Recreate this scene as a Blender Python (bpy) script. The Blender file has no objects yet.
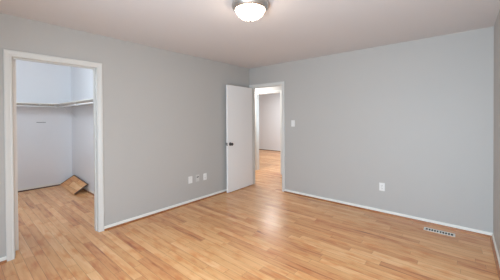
import bpy, bmesh, math, random
from mathutils import Vector, Matrix

S = bpy.context.scene
COL = S.collection
# ------------------------------------------------------------------ camera
F_PX, YAW, PITCH, ROLL, PPY = 250.447, 0.704805, -0.009498, -0.005890, -19.538
fw = Vector((-math.sin(YAW)*math.cos(PITCH), math.cos(YAW)*math.cos(PITCH), math.sin(PITCH)))
rt = Vector((math.cos(YAW), math.sin(YAW), 0))
up = rt.cross(fw)
r2 = rt*math.cos(ROLL) + up*math.sin(ROLL)
u2 = -rt*math.sin(ROLL) + up*math.cos(ROLL)
cd = bpy.data.cameras.new('camera')
cam = bpy.data.objects.new('camera', cd); COL.objects.link(cam)
cd.sensor_width = 36; cd.lens = 36*F_PX/500; cd.shift_y = PPY/500; cd.clip_start = .02
M = Matrix((r2, u2, -fw)).transposed().to_4x4()
M.translation = Vector((3.4346, -4.02705, 1.40033))
cam.matrix_world = M
S.camera = cam
# ------------------------------------------------------------------ view and world
S.view_settings.view_transform = 'Standard'; S.view_settings.look = 'None'
S.view_settings.gamma = 1; S.view_settings.use_curve_mapping = False
S.view_settings.exposure = 0.14
W = bpy.data.worlds.new('sky'); S.world = W; W.use_nodes = True
bg = W.node_tree.nodes['Background']; bg.inputs[0].default_value = (.62, .76, 1, 1); bg.inputs[1].default_value = .8
# ------------------------------------------------------------------ lights
def area(name, loc, rot, sx, sy, watts, col, shape='RECTANGLE', spread=180):
    l = bpy.data.lights.new(name, 'AREA'); l.shape = shape; l.size = sx
    if shape == 'RECTANGLE': l.size_y = sy
    l.energy = watts; l.color = col; l.spread = math.radians(spread)
    o = bpy.data.objects.new(name, l); o.location = loc; o.rotation_euler = rot; COL.objects.link(o); return o
PI = math.pi
area('bedroom_window_daylight', (2.9, -4.64, 1.0), (math.radians(83), 0, 0), 1.12, .86, 118, (.62, .81, .98))
def bulb(name, loc, r, watts, col):
    l = bpy.data.lights.new(name, 'POINT'); l.shadow_soft_size = r; l.energy = watts; l.color = col
    o = bpy.data.objects.new(name, l); o.location = loc; COL.objects.link(o)
bulb('closet_lamp_light', (-1.1, -3.75, 2.50), .05, 30, (.81, .91, 1))
area('hall_fill_light', (-.75, .66, 2.42), (0, 0, 0), .25, .25, 26, (.97, .97, .96), 'DISK')  # unseen light added to brighten the hall
area('far_room_lamp_light', (-1.9, 3.4, 2.40), (0, 0, 0), .55, .55, 22, (1, .97, .94), 'DISK')
area('far_room_window_daylight', (.42, 3.1, 1.5), (0, PI/2, 0), 1.3, 2.0, 50, (.70, .89, 1))

# ------------------------------------------------------------------ materials
def lin(c): return tuple(((x/255/12.92) if x <= 10.3 else ((x/255+.055)/1.055)**2.4) for x in c)
def mat(name, rgb, rough=.5, metal=0, bump=0, bscale=200, coat=0, emis=0, var=0.0):
    m = bpy.data.materials.new(name); m.use_nodes = True
    nt = m.node_tree; N = nt.nodes; L = nt.links; b = N['Principled BSDF']
    c = (*lin(rgb), 1)
    b.inputs['Base Color'].default_value = c
    b.inputs['Roughness'].default_value = rough; b.inputs['Metallic'].default_value = metal
    b.inputs['Coat Weight'].default_value = coat
    tc = N.new('ShaderNodeTexCoord'); nz = N.new('ShaderNodeTexNoise')
    L.new(tc.outputs['Object'], nz.inputs['Vector']); nz.inputs['Scale'].default_value = bscale
    if bump:
        bp = N.new('ShaderNodeBump'); bp.inputs['Strength'].default_value = bump; bp.inputs['Distance'].default_value = .002
        L.new(nz.outputs['Fac'], bp.inputs['Height']); L.new(bp.outputs['Normal'], b.inputs['Normal'])
    if var:
        n2 = N.new('ShaderNodeTexNoise'); n2.inputs['Scale'].default_value = 3; L.new(tc.outputs['Object'], n2.inputs['Vector'])
        mx = N.new('ShaderNodeMix'); mx.data_type = 'RGBA'
        mx.inputs['A'].default_value = c; mx.inputs['B'].default_value = tuple(x*(1-var) for x in c[:3])+(1,)
        L.new(n2.outputs['Fac'], mx.inputs['Factor']); L.new(mx.outputs['Result'], b.inputs['Base Color'])
    if emis:
        b.inputs['Emission Color'].default_value = (1, .80, .61, 1); b.inputs['Emission Strength'].default_value = emis
    return m
WALL = mat('grey_wall_paint', (189, 185, 180), .55, bump=.08, bscale=260, var=.02)
CLOSET = mat('white_closet_paint', (236, 236, 238), .6, bump=.08, bscale=260)
CEIL = mat('ceiling_paint', (214, 209, 208), .8, bump=.1, bscale=180)
TRIM = mat('white_trim_paint', (220, 218, 213), .35, bump=.03, bscale=90)
BASEP = mat('cream_white_baseboard_paint', (242, 239, 231), .4, bump=.03, bscale=90)
DOORP = mat('white_door_paint', (248, 246, 244), .35, bump=.03, bscale=60)
PLATE = mat('white_plastic', (238, 236, 232), .35, bump=.01)
IVORY = mat('painted_over_plate', (208, 205, 200), .45, bump=.05)
DARK = mat('dark_slot', (40, 38, 36), .6, bump=.01)
NICKEL = mat('brushed_nickel', (200, 198, 195), .42, 1, bump=.02)
KNOB = mat('dark_pewter_knob', (105, 100, 96), .35, 1, bump=.02)
WIRE = mat('white_coated_wire', (238, 238, 238), .4, bump=.01)
GLASS = mat('frosted_lamp_glass', (250, 248, 244), .4, bump=.01, emis=34)
VENT = mat('white_enamel_register', (230, 226, 216), .4, bump=.01)
DUCT = mat('register_throat', (52, 54, 58), .7, bump=.01)
GREYP = mat('grey_hanger_plastic', (120, 122, 126), .5, bump=.01)

def wood(name, ramp, coat=.35, rough=.33, pw=.08, plen=.85, gapdark=.55):
    m = bpy.data.materials.new(name); m.use_nodes = True
    nt = m.node_tree; N = nt.nodes; L = nt.links; b = N['Principled BSDF']
    def math_(op, a, c=None, d=None):
        n = N.new('ShaderNodeMath'); n.operation = op
        for i, v in enumerate((a, c, d)):
            if v is None: continue
            if isinstance(v, (int, float)): n.inputs[i].default_value = v
            else: L.new(v, n.inputs[i])
        return n.outputs[0]
    tc = N.new('ShaderNodeTexCoord'); sp = N.new('ShaderNodeSeparateXYZ'); L.new(tc.outputs['Object'], sp.inputs[0])
    x, y = sp.outputs[0], sp.outputs[1]
    v = math_('DIVIDE', y, pw); row = math_('FLOOR', v); fy = math_('FRACT', v)
    w1 = N.new('ShaderNodeTexWhiteNoise'); w1.noise_dimensions = '1D'; L.new(row, w1.inputs['W'])
    u = math_('ADD', math_('DIVIDE', x, plen), math_('MULTIPLY', w1.outputs['Value'], 7.3))
    col = math_('FLOOR', u); fx = math_('FRACT', u)
    cb = N.new('ShaderNodeCombineXYZ'); L.new(row, cb.inputs[0]); L.new(col, cb.inputs[1])
    w2 = N.new('ShaderNodeTexWhiteNoise'); w2.noise_dimensions = '2D'; L.new(cb.outputs[0], w2.inputs['Vector'])
    rnd = w2.outputs['Value']
    # grain, different in every board
    cg = N.new('ShaderNodeCombineXYZ')
    L.new(math_('MULTIPLY', x, 2.2), cg.inputs[0]); L.new(math_('MULTIPLY', y, 34.0), cg.inputs[1]); L.new(math_('MULTIPLY', rnd, 40), cg.inputs[2])
    g = N.new('ShaderNodeTexNoise'); g.inputs['Scale'].default_value = 1; g.inputs['Detail'].default_value = 5; g.inputs['Distortion'].default_value = .9
    L.new(cg.outputs[0], g.inputs['Vector'])
    fac = math_('ADD', math_('ADD', .09, math_('MULTIPLY', rnd, .64)), math_('MULTIPLY', math_('SUBTRACT', g.outputs['Fac'], .39), 1.05))
    cr = N.new('ShaderNodeValToRGB'); e = cr.color_ramp.elements
    while len(e) > 1: e.remove(e[-1])
    e[0].position = ramp[0][0]; e[0].color = (*lin(ramp[0][1]), 1)
    for p, c in ramp[1:]:
        q = e.new(p); q.color = (*lin(c), 1)
    L.new(fac, cr.inputs[0])
    # broad amber and pale drifts that run through the boards
    g2 = N.new('ShaderNodeTexNoise'); g2.inputs['Scale'].default_value = 1; g2.inputs['Detail'].default_value = 3
    c2 = N.new('ShaderNodeCombineXYZ'); L.new(math_('MULTIPLY', x, 5.0), c2.inputs[0]); L.new(math_('MULTIPLY', y, 13.0), c2.inputs[1]); L.new(math_('MULTIPLY', rnd, 90), c2.inputs[2])
    L.new(c2.outputs[0], g2.inputs['Vector'])
    dr = N.new('ShaderNodeMix'); dr.data_type = 'RGBA'; dr.blend_type = 'MULTIPLY'; dr.inputs['B'].default_value = (.88, .62, .43, 1)
    mr = N.new('ShaderNodeMapRange'); mr.inputs['From Min'].default_value = .48; mr.inputs['From Max'].default_value = .72
    L.new(g2.outputs['Fac'], mr.inputs['Value']); L.new(mr.outputs[0], dr.inputs['Factor']); L.new(cr.outputs[0], dr.inputs['A'])
    gy = math_('MINIMUM', fy, math_('SUBTRACT', 1, fy)); gx = math_('MINIMUM', fx, math_('SUBTRACT', 1, fx))
    ly = math_('LESS_THAN', gy, .02); lx = math_('LESS_THAN', gx, .0016)
    gap = math_('MAXIMUM', ly, lx)
    mx = N.new('ShaderNodeMix'); mx.data_type = 'RGBA'; mx.blend_type = 'MULTIPLY'
    L.new(math_('MULTIPLY', gap, gapdark), mx.inputs['Factor']); L.new(dr.outputs['Result'], mx.inputs['A']); mx.inputs['B'].default_value = (.30, .17, .09, 1)
    L.new(mx.outputs['Result'], b.inputs['Base Color'])
    L.new(math_('ADD', rough-.04, math_('MULTIPLY', g.outputs['Fac'], .08)), b.inputs['Roughness'])
    b.inputs['Coat Weight'].default_value = coat; b.inputs['Coat Roughness'].default_value = .2
    # each board lies at a very slightly different angle; joints are bevelled
    h = math_('ADD', math_('MULTIPLY', math_('MULTIPLY', math_('SUBTRACT', rnd, .5), fy), .5), math_('MULTIPLY', g.outputs['Fac'], .12))
    cup = math_('MULTIPLY', math_('MULTIPLY', fy, math_('SUBTRACT', 1, fy)), .9)
    bp = N.new('ShaderNodeBump'); bp.inputs['Strength'].default_value = .5; bp.inputs['Distance'].default_value = .0012
    L.new(math_('ADD', h, cup), bp.inputs['Height'])
    L.new(bp.outputs['Normal'], b.inputs['Normal']); L.new(bp.outputs['Normal'], b.inputs['Coat Normal'])
    return m
OAK = [(.0, (148, 82, 44)), (.08, (186, 112, 66)), (.20, (214, 146, 92)), (.55, (231, 173, 115)), (.8, (241, 188, 130)), (1, (247, 202, 150))]
FLOOR = wood('oak_strip_floor', OAK)
SHOE = wood('oak_shoe_moulding', [(0, (142, 90, 54)), (.5, (166, 108, 66)), (1, (180, 124, 80))], coat=.1, pw=3.1, plen=3, gapdark=0)
PANEL = wood('oak_panel', OAK, coat=.1, rough=.5)
EDGE = mat('stained_edge_and_gap_shade', (92, 62, 46), .5, bump=.1, bscale=60)  # panel edges, and painted gap shade under two baseboards

# ------------------------------------------------------------------ mesh helpers
def bm_box(bm, a, b, bev=0):
    x0, y0, z0 = (min(a[i], b[i]) for i in range(3)); x1, y1, z1 = (max(a[i], b[i]) for i in range(3))
    r = bmesh.ops.create_cube(bm, size=1, matrix=Matrix.Translation(((x0+x1)/2, (y0+y1)/2, (z0+z1)/2)) @ Matrix.Diagonal((x1-x0, y1-y0, z1-z0, 1)))
    if bev:
        es = list({e for v in r['verts'] for e in v.link_edges})
        bmesh.ops.bevel(bm, geom=es, offset=bev, segments=2, affect='EDGES', profile=.7)
def bm_lathe(bm, prof, n=48, mtx=Matrix()):
    rings = []
    for r, z in prof:
        if r < 1e-6: rings.append([bm.verts.new(mtx @ Vector((0, 0, z)))])
        else: rings.append([bm.verts.new(mtx @ Vector((r*math.cos(2*PI*i/n), r*math.sin(2*PI*i/n), z))) for i in range(n)])
    for A, B in zip(rings, rings[1:]):
        for i in range(n):
            j = (i+1) % n
            q = [A[i % len(A)], A[j % len(A)], B[j % len(B)], B[i % len(B)]]
            u = []
            for v in q:
                if v not in u: u.append(v)
            if len(u) > 2: bm.faces.new(u)
def bm_tube(bm, pts, r, n=6):
    pts = [Vector(p) for p in pts]; rings = []
    for i, p in enumerate(pts):
        t = (pts[min(i+1, len(pts)-1)]-pts[max(i-1, 0)]).normalized()
        s = t.cross(Vector((0, 0, 1)) if abs(t.z) < .9 else Vector((1, 0, 0))).normalized(); w = s.cross(t)
        rings.append([bm.verts.new(p+(s*math.cos(2*PI*k/n)+w*math.sin(2*PI*k/n))*r) for k in range(n)])
    for A, B in zip(rings, rings[1:]):
        for k in range(n): bm.faces.new((A[k], A[(k+1) % n], B[(k+1) % n], B[k]))
    bm.faces.new(rings[0][::-1]); bm.faces.new(rings[-1])
def obj(name, bm, m, parent=None, smooth=False, **tags):
    bmesh.ops.recalc_face_normals(bm, faces=bm.faces)
    me = bpy.data.meshes.new(name); bm.to_mesh(me); bm.free()
    for mm in (m if isinstance(m, (list, tuple)) else [m]): me.materials.append(mm)
    if smooth:
        for p in me.polygons: p.use_smooth = True
    o = bpy.data.objects.new(name, me); COL.objects.link(o)
    if parent: o.parent = parent
    for k, v in tags.items(): o[k] = v
    return o
def boxes(name, m, bl, bev=0, parent=None, **tags):
    bm = bmesh.new()
    for a, b in bl: bm_box(bm, a, b, bev)
    return obj(name, bm, m, parent, **tags)
def empty(name, loc, rz=0, **tags):
    o = bpy.data.objects.new(name, None); o.empty_display_size = .05; o.location = loc; o.rotation_euler = (0, 0, rz); COL.objects.link(o)
    for k, v in tags.items(): o[k] = v
    return o
def lbl(name, label, cat, loc, rz=0, group=None):
    o = empty(name, loc, rz, label=label, category=cat)
    if group: o['group'] = group
    return o
ST = dict(kind='structure')

# ------------------------------------------------------------------ room shell
H = 2.44; WR = 3.7036
Y0 = -4.62            # bedroom wall behind the camera
CX, CY0, CY1 = -3.1, -4.35, -2.38      # closet
DL, DR, DH = .045, .805, 2.03          # bedroom door opening
KL, KR = -3.655, -2.897                # closet opening
HY = 1.20; EL, ER = -.79, -.02        # hall's far wall and its opening
FY = 4.75
boxes('floor', FLOOR, [((-5.3, -4.9, -.1), (4.0, 5.0, 0))], **ST)
HC = 2.64             # the closet ceiling is higher than the bedroom's
boxes('ceiling', CEIL, [((-.12, -4.9, H), (4.0, 5.0, H+.1)), ((-5.3, CY1+.1, H), (-.12, 5.0, H+.1))], **ST)
boxes('ceiling_closet', CLOSET, [((CX-.1, CY0-.1, HC), (-.0, CY1+.1, HC+.1))], **ST)
boxes('wall_left', [WALL], [((-.12, KR+.018, 0), (0, 0, H)), ((-.12, Y0, 0), (0, KL-.018, H)), ((-.12, KL-.018, DH+.018), (0, KR+.018, H))], **ST)
boxes('wall_back', WALL, [((-5.2, 0, 0), (DL-.018, .12, H)), ((DR+.018, 0, 0), (WR+.12, .12, H)), ((DL-.018, 0, DH+.018), (DR+.018, .12, H))], **ST)
boxes('wall_right', WALL, [((WR, Y0, 0), (WR+.12, 0, H))], **ST)
wx0, wx1, wz0, wz1 = 2.28, 3.52, .50, 1.52
boxes('wall_front', WALL, [((-.12, Y0-.12, 0), (wx0, Y0, H)), ((wx1, Y0-.12, 0), (WR+.12, Y0, H)), ((wx0, Y0-.12, 0), (wx1, Y0, wz0)), ((wx0, Y0-.12, wz1), (wx1, Y0, H))], **ST)
boxes('window_1', TRIM, [((wx0, Y0-.1, wz0), (wx0+.04, Y0-.06, wz1)), ((wx1-.04, Y0-.1, wz0), (wx1, Y0-.06, wz1)), ((wx0+.04, Y0-.1, wz0), (wx1-.04, Y0-.06, wz0+.04)), ((wx0+.04, Y0-.1, wz1-.04), (wx1-.04, Y0-.06, wz1)), (((wx0+wx1)/2-.02, Y0-.1, wz0+.04), ((wx0+wx1)/2+.02, Y0-.06, wz1-.04))], **ST)
# closet
boxes('wall_closet_back', CLOSET, [((CX-.1, CY0, 0), (CX, CY1, HC))], **ST)
boxes('wall_closet_right', CLOSET, [((CX-.1, CY1, 0), (-.12, CY1+.1, HC))], **ST)
boxes('wall_closet_left', CLOSET, [((CX-.1, CY0-.1, 0), (-.12, CY0, HC))], **ST)
boxes('wall_closet_front', CLOSET, [((-.13, CY0, 0), (-.1205, KL-.018, HC)), ((-.13, KR+.018, 0), (-.1205, CY1, HC)), ((-.13, KL-.018, DH+.018), (-.1205, KR+.018, HC))], **ST)
# hall and the room across it
boxes('wall_hall', WALL, [((-5.2, HY, 0), (EL-.018, HY+.12, H)), ((ER+.018, HY, 0), (1.4, HY+.12, H)), ((EL-.018, HY, DH+.018), (ER+.018, HY+.12, H))], **ST)
boxes('wall_hall_left', WALL, [((-1.7, .12, 0), (-1.6, HY, H))], **ST)
boxes('wall_hall_right', WALL, [((1.3, .12, 0), (1.4, HY, H))], **ST)
boxes('wall_far_room_back', CLOSET, [((-5.2, FY, 0), (.6, FY+.12, H))], **ST)
boxes('wall_far_room_left', CLOSET, [((-5.2, HY+.12, 0), (-5.08, FY, H))], **ST)
fy0, fy1, fz0, fz1 = 2.1, 4.1, .8, 2.15
boxes('wall_far_room_right', CLOSET, [((.5, HY+.12, 0), (.6, fy0, H)), ((.5, fy1, 0), (.6, FY, H)), ((.5, fy0, 0), (.6, fy1, fz0)), ((.5, fy0, fz1), (.6, fy1, H))], **ST)

# ------------------------------------------------------------------ trim
def casing_u(name, origin, axu, axn, u0, u1, ztop, w=.058, t=.016):
    """profiled casing round three sides of an opening, mitred at the corners; axu runs along the wall, axn out of it"""
    prof = [(0, 0), (0, .009), (.006, .011), (.016, .010), (.022, .0125), (.040, t), (.052, t), (w, .013), (w, 0)]
    bm = bmesh.new(); O = Vector(origin); U = Vector(axu); N_ = Vector(axn); Z = Vector((0, 0, 1))
    rings = []
    for (pu, pz, du, dz) in ((u0, 0, -1, 0), (u0, ztop, -1, 1), (u1, ztop, 1, 1), (u1, 0, 1, 0)):
        rings.append([bm.verts.new(O + U*(pu+du*a) + Z*(pz+dz*a) + N_*d) for a, d in prof])
    n = len(prof)
    for A, B in zip(rings, rings[1:]):
        for i in range(n): bm.faces.new((A[i], A[(i+1) % n], B[(i+1) % n], B[i]))
    bm.faces.new(rings[0][::-1]); bm.faces.new(rings[-1])
    return obj(name, bm, TRIM, **ST)
# bedroom door: casing (its left leg is ripped narrow against the corner) and jamb with stop
def jamb(name, ax, a0, a1, b0, b1, z, stop_at):
    """lining of an opening; ax='x': opening runs along x from a0 to a1, wall thickness b0..b1 in y"""
    t = .016; e = .002
    def P(a, b, c): return (a, b, c) if ax == 'x' else (b, a, c)
    bl = [(P(a0-t, b0-e, 0), P(a0, b1+e, z)), (P(a1, b0-e, 0), P(a1+t, b1+e, z)), (P(a0-t, b0-e, z), P(a1+t, b1+e, z+t))]
    if stop_at is not None:
        s0, s1 = stop_at
        bl += [(P(a0, s0, 0), P(a0+.011, s1, z-.011)), (P(a1-.011, s0, 0), P(a1, s1, z-.011)), (P(a0, s0, z-.011), P(a1, s1, z))]
    return boxes(name, TRIM, bl, .0015, **ST)
def casing_clip():
    w, t = .058, .016
    prof = [(0, 0), (0, .009), (.006, .011), (.016, .010), (.022, .0125), (.040, t), (.052, t), (w, .013), (w, 0)]
    bm = bmesh.new(); rings = []
    k = .040/w
    for (pu, pz, du, dz) in ((DL-.004, .0, -k, 0), (DL-.004, DH+.004, -k, 1), (DR+.004, DH+.004, 1, 1), (DR+.004, 0, 1, 0)):
        rings.append([bm.verts.new(Vector((pu+du*a, -d, pz+dz*a))) for a, d in prof])
    n = len(prof)
    for A, B in zip(rings, rings[1:]):
        for i in range(n): bm.faces.new((A[i], A[(i+1) % n], B[(i+1) % n], B[i]))
    bm.faces.new(rings[0][::-1]); bm.faces.new(rings[-1])
    return obj('trim_1', bm, TRIM, **ST)
casing_clip()
jamb('trim_2', 'x', DL, DR, 0, .12, DH, (.045, .08))
casing_u('trim_3', (0, .12, 0), (1, 0, 0), (0, 1, 0), DL-.004, DR+.004, DH+.004)
casing_u('trim_4', (0, HY, 0), (1, 0, 0), (0, -1, 0), EL-.004, ER+.004, DH+.004)
jamb('trim_5', 'x', EL, ER, HY, HY+.12, DH, None)
# closet opening
casing_u('trim_6', (0, 0, 0), (0, 1, 0), (1, 0, 0), KL-.004, KR+.004, DH+.004)
jamb('trim_7', 'y', KL, KR, -.13, 0, DH, (-.085, -.05))

# baseboards: thin white board on an oak shoe; EDGE shoes paint in gap shade
def base(name, p, q, n, h0=.012, h1=.052, t=.012, wood_shoe=True, shoe=None):
    p, q, n = Vector((*p, 0)), Vector((*q, 0)), Vector((*n, 0))
    def sweep(nm, prof, m):
        bm = bmesh.new(); R = [[bm.verts.new(e+n*d+Vector((0, 0, z))) for d, z in prof] for e in (p, q)]
        k = len(prof)
        for i in range(k): bm.faces.new((R[0][i], R[0][(i+1) % k], R[1][(i+1) % k], R[1][i]))
        bm.faces.new(R[0][::-1]); bm.faces.new(R[1]); return obj(nm, bm, m, **ST)
    sweep(name, [(0, h0), (t, h0), (t, h1-.008), (t*.75, h1-.002), (t*.3, h1), (0, h1)], BASEP)
    if wood_shoe:
        global NTRIM
        NTRIM += 1
        r = .019
        sweep('trim_%d' % NTRIM, [(t, 0), (t+r, 0), (t+r*.92, r*.5), (t+r*.7, r*.8), (t+r*.38, r*.97), (t, r)], shoe or SHOE)
NTRIM = 7
base('baseboard_left', (0, KR+.062), (0, 0), (1, 0))
base('baseboard_left_near', (0, Y0), (0, KL-.062), (1, 0))
base('baseboard_back', (DR+.062, 0), (WR, 0), (0, -1))
base('baseboard_right', (WR, -.031), (WR, Y0), (-1, 0))
base('baseboard_closet_back', (CX, CY0), (CX, CY1), (1, 0), shoe=EDGE)  # dark shoe colour stands in for the shadow line at the floor
base('baseboard_closet_right', (CX+.031, CY1), (-.13, CY1), (0, -1))
base('baseboard_far_room', (-5.08, FY), (.5, FY), (0, -1), shoe=EDGE)  # same painted shadow line below the far baseboard
base('baseboard_hall', (-1.6, HY), (EL-.062, HY), (0, -1))

# ------------------------------------------------------------------ bedroom door leaf, swung open against the left wall
th = math.radians(-90+2.2)      # leaf runs from its hinge along (cos, sin)
door = empty('door_1', (DL+.002, -.012, 0), th, kind='structure', label='white flush bedroom door standing open against the left wall')
LW = .752
boxes('door_leaf', DOORP, [((.0, .002, .012), (LW, .037, 2.022))], .002, parent=door)
# local +y is the face turned to the room (+x world)
def knob(side):
    bm = bmesh.new()
    y = .037 if side > 0 else .002
    m = Matrix.Translation((LW-.065, y, .915)) @ Matrix.Rotation(-side*PI/2, 4, 'X')
    bm_lathe(bm, [(0, 0), (.032, 0), (.033, .003), (.030, .008), (.014, .011), (.011, .016), (.011, .028), (.016, .034), (.0255, .041), (.0285, .050), (.026, .059), (.016, .065), (0, .067)], 32, m)
    return obj('door_knob', bm, KNOB, door, True, label='dark round metal knob')
knob(1); knob(-1)
boxes('latch_plate', KNOB, [((LW-.0005, .0085, .887), (LW+.0015, .0305, .943)), ((LW+.001, .0145, .905), (LW+.009, .0245, .925))], .0005, parent=door)
for z in (.25, 1.02, 1.8):
    bm = bmesh.new(); bm_tube(bm, [(-.004, .0, z-.045), (-.004, .0, z+.045)], .006, 12)
    bm_box(bm, (-.0015, .0, z-.044), (0, .03, z+.044))
    obj('hinge', bm, NICKEL, door)

# closet door, swung right into the closet: only its hinge edge shows past the left jamb
cdoor = empty('door_2', (-.134, KL+.010, 0), 0, kind='structure', label='white closet door opened into the closet, seen edge-on beside the left jamb')
boxes('door_leaf', DOORP, [((-.74, 0, .024), (0, .035, 2.026))], .002, parent=cdoor)
for z in (.25, 1.02, 1.8):
    bm = bmesh.new(); bm_tube(bm, [(.006, -.004, z-.04), (.006, -.004, z+.04)], .005, 10); obj('hinge', bm, NICKEL, cdoor)
for sd in (-1, 1):
    bm = bmesh.new()
    bm_lathe(bm, [(0, 0), (.032, 0), (.033, .003), (.030, .008), (.014, .011), (.011, .016), (.011, .028), (.016, .034), (.0255, .041), (.0285, .050), (.026, .059), (.016, .065), (0, .067)], 24, Matrix.Translation((-.675, .035 if sd > 0 else 0, .915)) @ Matrix.Rotation(-sd*PI/2, 4, 'X'))
    obj('door_knob', bm, KNOB, cdoor, True, label='dark round metal knob')

# ------------------------------------------------------------------ ceiling lamp
lamp = lbl('ceiling_lamp', 'round flush ceiling lamp with brushed metal rim and glowing frosted glass dome', 'lamp', (1.975, -2.30, H))
bm = bmesh.new()
bm_lathe(bm, [(0, 0), (.150, 0), (.158, -.006), (.164, -.020), (.166, -.032), (.163, -.044), (.155, -.056), (.146, -.066), (.138, -.073), (.134, -.074), (.131, -.066), (.12, -.060), (0, -.056)], 64)
obj('rim', bm, NICKEL, lamp, True)
bm = bmesh.new()
R, D, zt = .129, .082, -.070
bm_lathe(bm, [(R*math.cos(a), zt-D*math.sin(a)**1.12) for a in [i*PI/2/18 for i in range(18)]]+[(0, zt-D)], 64)
dome = obj('glass_dome', bm, GLASS, lamp, True)
bm = bmesh.new()
bm_lathe(bm, [(0, zt-D+.002), (.011, zt-D+.001), (.013, zt-D-.003), (.008, zt-D-.006), (.008, zt-D-.009), (.010, zt-D-.013), (.006, zt-D-.018), (0, zt-D-.020)], 24)
obj('finial', bm, KNOB, lamp, True)

# ------------------------------------------------------------------ wall plates (local: x right, z up, -y out of the wall)
def plate_bm(w=.072, h=.116, m=None):
    bm = bmesh.new(); bm_box(bm, (-w/2, -.006, -h/2), (w/2, 0, h/2), .0025); return bm
def duplex(label, loc, rz, body=PLATE, group=None):
    t = lbl('wall_outlet', label, 'outlet', loc, rz, group)
    obj('cover_plate', plate_bm(), body, t)
    for s in (-1, 1):
        bm = bmesh.new(); bm_box(bm, (-.017, -.0085, s*.0205-.0145), (.017, -.005, s*.0205+.0145), .003)
        rc = obj('receptacle', bm, body, t)
        bm = bmesh.new()
        bm_box(bm, (-.0078, -.0089, s*.0205-.002), (-.0055, -.0084, s*.0205+.008)); bm_box(bm, (.0055, -.0089, s*.0205-.001), (.0078, -.0084, s*.0205+.007))
        bm_box(bm, (-.0025, -.0089, s*.0205-.010), (.0025, -.0084, s*.0205-.005))
        obj('slot', bm, DARK, rc)
    bm = bmesh.new(); bm_lathe(bm, [(0, 0), (.003, 0), (.003, .0012), (0, .0014)], 12, Matrix.Translation((0, -.0058, 0)) @ Matrix.Rotation(PI/2, 4, 'X'))
    obj('screw', bm, NICKEL, t)
    return t
duplex('white duplex outlet low on the wall to the right of the door', (2.535, 0, .385), 0)
duplex('off-white duplex outlet low on the left wall, the one nearest the open door', (0, -1.215, .383), PI/2)
# cable plate with a dark jack
t = lbl('cable_plate', 'wall-coloured plate with two dark jacks between the two whiter plates low on the left wall', 'wall plate', (0, -1.378, .388), PI/2)
obj('cover_plate', plate_bm(), IVORY, t)
for dx, dz in ((-.008, .018), (.014, .020)):
    bm = bmesh.new(); m = Matrix.Translation((dx, -.0055, dz)) @ Matrix.Rotation(PI/2, 4, 'X')
    bm_lathe(bm, [(0, 0), (.009, 0), (.009, .003), (.0055, .003), (.0055, .010), (.002, .010), (.002, .004), (0, .004)], 20, m)
    obj('jack', bm, DARK, t)
# blank bright plate
t = lbl('blank_plate', 'bright white blank cover plate low on the left wall, leftmost of the three plates', 'wall plate', (0, -1.522, .385), PI/2)
obj('cover_plate', plate_bm(.078), PLATE, t)
for s in (-1, 1):
    bm = bmesh.new(); bm_lathe(bm, [(0, 0), (.0032, 0), (.0032, .001), (0, .0014)], 12, Matrix.Translation((0, -.0058, s*.030)) @ Matrix.Rotation(PI/2, 4, 'X')); obj('screw', bm, NICKEL, t)
# light switch
t = lbl('light_switch', 'white toggle light switch at chest height just right of the door frame', 'switch', (1.052, 0, 1.297), 0)
obj('cover_plate', plate_bm(), PLATE, t)
bm = bmesh.new(); bm_box(bm, (-.005, -.0075, -.012), (.005, -.0055, .012)); bm_box(bm, (-.0035, -.019, .0), (.0035, -.007, .007), .001); obj('toggle', bm, PLATE, t)
for s in (-1, 1):
    bm = bmesh.new(); bm_lathe(bm, [(0, 0), (.0032, 0), (.0032, .001), (0, .0014)], 12, Matrix.Translation((0, -.0058, s*.030)) @ Matrix.Rotation(PI/2, 4, 'X')); obj('screw', bm, NICKEL, t)

# ------------------------------------------------------------------ floor register
t = lbl('floor_register', 'white metal floor vent with dark slots set in the wood floor by the wall', 'vent', (3.215, -.225, 0), 0)
L_, W_ = .305, .098
bm = bmesh.new()
for a, b in (((-L_/2, -W_/2), (L_/2, -W_/2+.016)), ((-L_/2, W_/2-.016), (L_/2, W_/2)), ((-L_/2, -W_/2+.016), (-L_/2+.018, W_/2-.016)), ((L_/2-.018, -W_/2+.016), (L_/2, W_/2-.016))):
    bm_box(bm, (*a, 0), (*b, .004), .001)
obj('frame', bm, VENT, t)
boxes('throat', DUCT, [((-L_/2+.02, -W_/2+.02, .0004), (L_/2-.02, W_/2-.02, .0014))], parent=t)
bm = bmesh.new(); n = 10
for i in range(1, n):
    if i == 5: wv = .008
    else: wv = .0048
    x = -L_/2+.018+(L_-.036)*i/n
    bm_box(bm, (x-wv, -W_/2+.015, .0014), (x+wv, W_/2-.015, .0028))
obj('louvre', bm, VENT, t)

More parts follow.
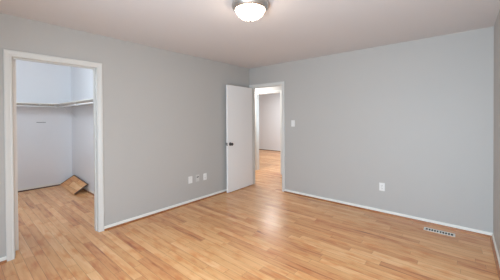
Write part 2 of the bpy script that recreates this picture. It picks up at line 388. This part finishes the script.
# ------------------------------------------------------------------ closet shelving
def closet_shelf(label, p, q, n, z=1.70, depth=.30, braces=(), hooks=(), r=.014, drop=.048, cut=0):
    """shelf board from p to q along a wall with a rod under its front edge; n points away from the wall"""
    t = lbl('closet_shelf', label, 'shelf', (p[0], p[1], z), 0, None)
    P, Q, N_ = Vector((*p, 0)), Vector((*q, 0)), Vector((*n, 0)); Ln = (Q-P).length; U = (Q-P)/Ln; Z = Vector((0, 0, 1))
    bm = bmesh.new(); bm_box(bm, N_*.001, U*Ln+N_*depth+Z*.017, .002); obj('shelf_board', bm, BASEP, t)
    bm = bmesh.new(); bm_box(bm, N_*.001-Z*.038, U*Ln+N_*.016-Z*.0005, .002); obj('wall_cleat', bm, TRIM, t)
    rn = depth-.035
    bm = bmesh.new(); bm_tube(bm, [U*.002+N_*rn-Z*drop, U*(Ln-.002-cut)+N_*rn-Z*drop], r, 16); obj('hanging_rod', bm, WIRE, t, True)
    for b in braces:
        bm = bmesh.new(); o = U*b
        bm_tube(bm, [o+N_*(depth-.02)-Z*.004, o+N_*(depth-.05)-Z*.035, o+N_*.03-Z*.245, o+N_*.008-Z*.275], .008, 8)
        bm_box(bm, o+U*(-.012)-Z*.33, o+N_*.006+U*.012-Z*.26, .001)
        bm_box(bm, o+U*(-.012)-Z*.006+N_*.02, o+N_*(depth-.01)+U*.012-Z*.0008, .001)
        obj('brace', bm, WIRE, t)
    for c in hooks:
        bm = bmesh.new(); o = U*c+N_*rn-Z*drop
        bm_tube(bm, [o+(N_*math.cos(a)+Z*math.sin(a))*(r+.004) for a in [math.radians(d) for d in range(-200, 21, 20)]]+[o+N_*(r+.006)+Z*.03, o+N_*(r+.006)+Z*(drop-.001)], .005, 8)
        bm_box(bm, o+N_*(r-.004)+U*(-.014)+Z*(drop-.012), o+N_*(r+.016)+U*.014+Z*(drop-.0005), .001)
        obj('rod_hook', bm, PLATE, t)
    return t
closet_shelf('long white shelf with hanging rod along the closet back wall, left of the corner', (CX, CY0+.01), (CX, CY1-.31), (1, 0), hooks=(1.37,))
closet_shelf('white shelf with hanging rod along the closet side wall to the right of the corner', (CX+.002, CY1), (-.16, CY1), (0, -1), braces=(.33,), hooks=(1.35,))

# clothes hanger left on the back shelf
hg = lbl('clothes_hanger', 'thin clothes hanger with dark bottom bar hanging below the back closet shelf', 'hanger', (CX+.265, -2.945, 1.655))
bm = bmesh.new()
bm_tube(bm, [(.0175*math.cos(a), 0, .0175*math.sin(a)-.004) for a in [math.radians(d) for d in range(200, -61, -20)]]+[(.004, 0, -.04), (0, 0, -.06), (0, 0, -.08)], .0016, 6)
for s in (-1, 1): bm_tube(bm, [(0, 0, -.08), (0, s*.03, -.13), (0, s*.06, -.30), (0, s*.062, -.315)], .0018, 6)
obj('wire_frame', bm, WIRE, hg)
bm = bmesh.new(); bm_tube(bm, [(0, -.07, -.315), (0, .07, -.315)], .0055, 8); obj('trouser_bar', bm, GREYP, hg)

# tilted oak panel leaning on the closet's side wall
A, B, C_, D_ = Vector((-3.08, -2.60, .008)), Vector((-2.87, -2.40, .205)), Vector((-2.03, -2.40, .15)), Vector((-2.02, -2.625, .008))
bm = bmesh.new()
nrm = (D_-A).cross(B-A).normalized()
if nrm.z < 0: nrm = -nrm
top = [bm.verts.new(v+nrm*.006) for v in (A, B, C_, D_)]; bot = [bm.verts.new(v-nrm*.006) for v in (A, B, C_, D_)]
bm.faces.new(top); bm.faces.new(bot[::-1])
for i in range(4): bm.faces.new((top[i], bot[i], bot[(i+1) % 4], top[(i+1) % 4]))
pn = obj('oak_panel', bm, PANEL, label='loose oak floor panel tilted up against the wall in the closet corner', category='wood panel')
bm = bmesh.new()
def edge(a, b, r=.009): bm_tube(bm, [a+nrm*.004, b+nrm*.004], r, 6)
edge(A+(B-A)*.03, B); edge(B, C_); edge(C_, D_+(C_-D_)*.04, .011)
obj('edge_strip', bm, EDGE, pn, label='dark stained edge')
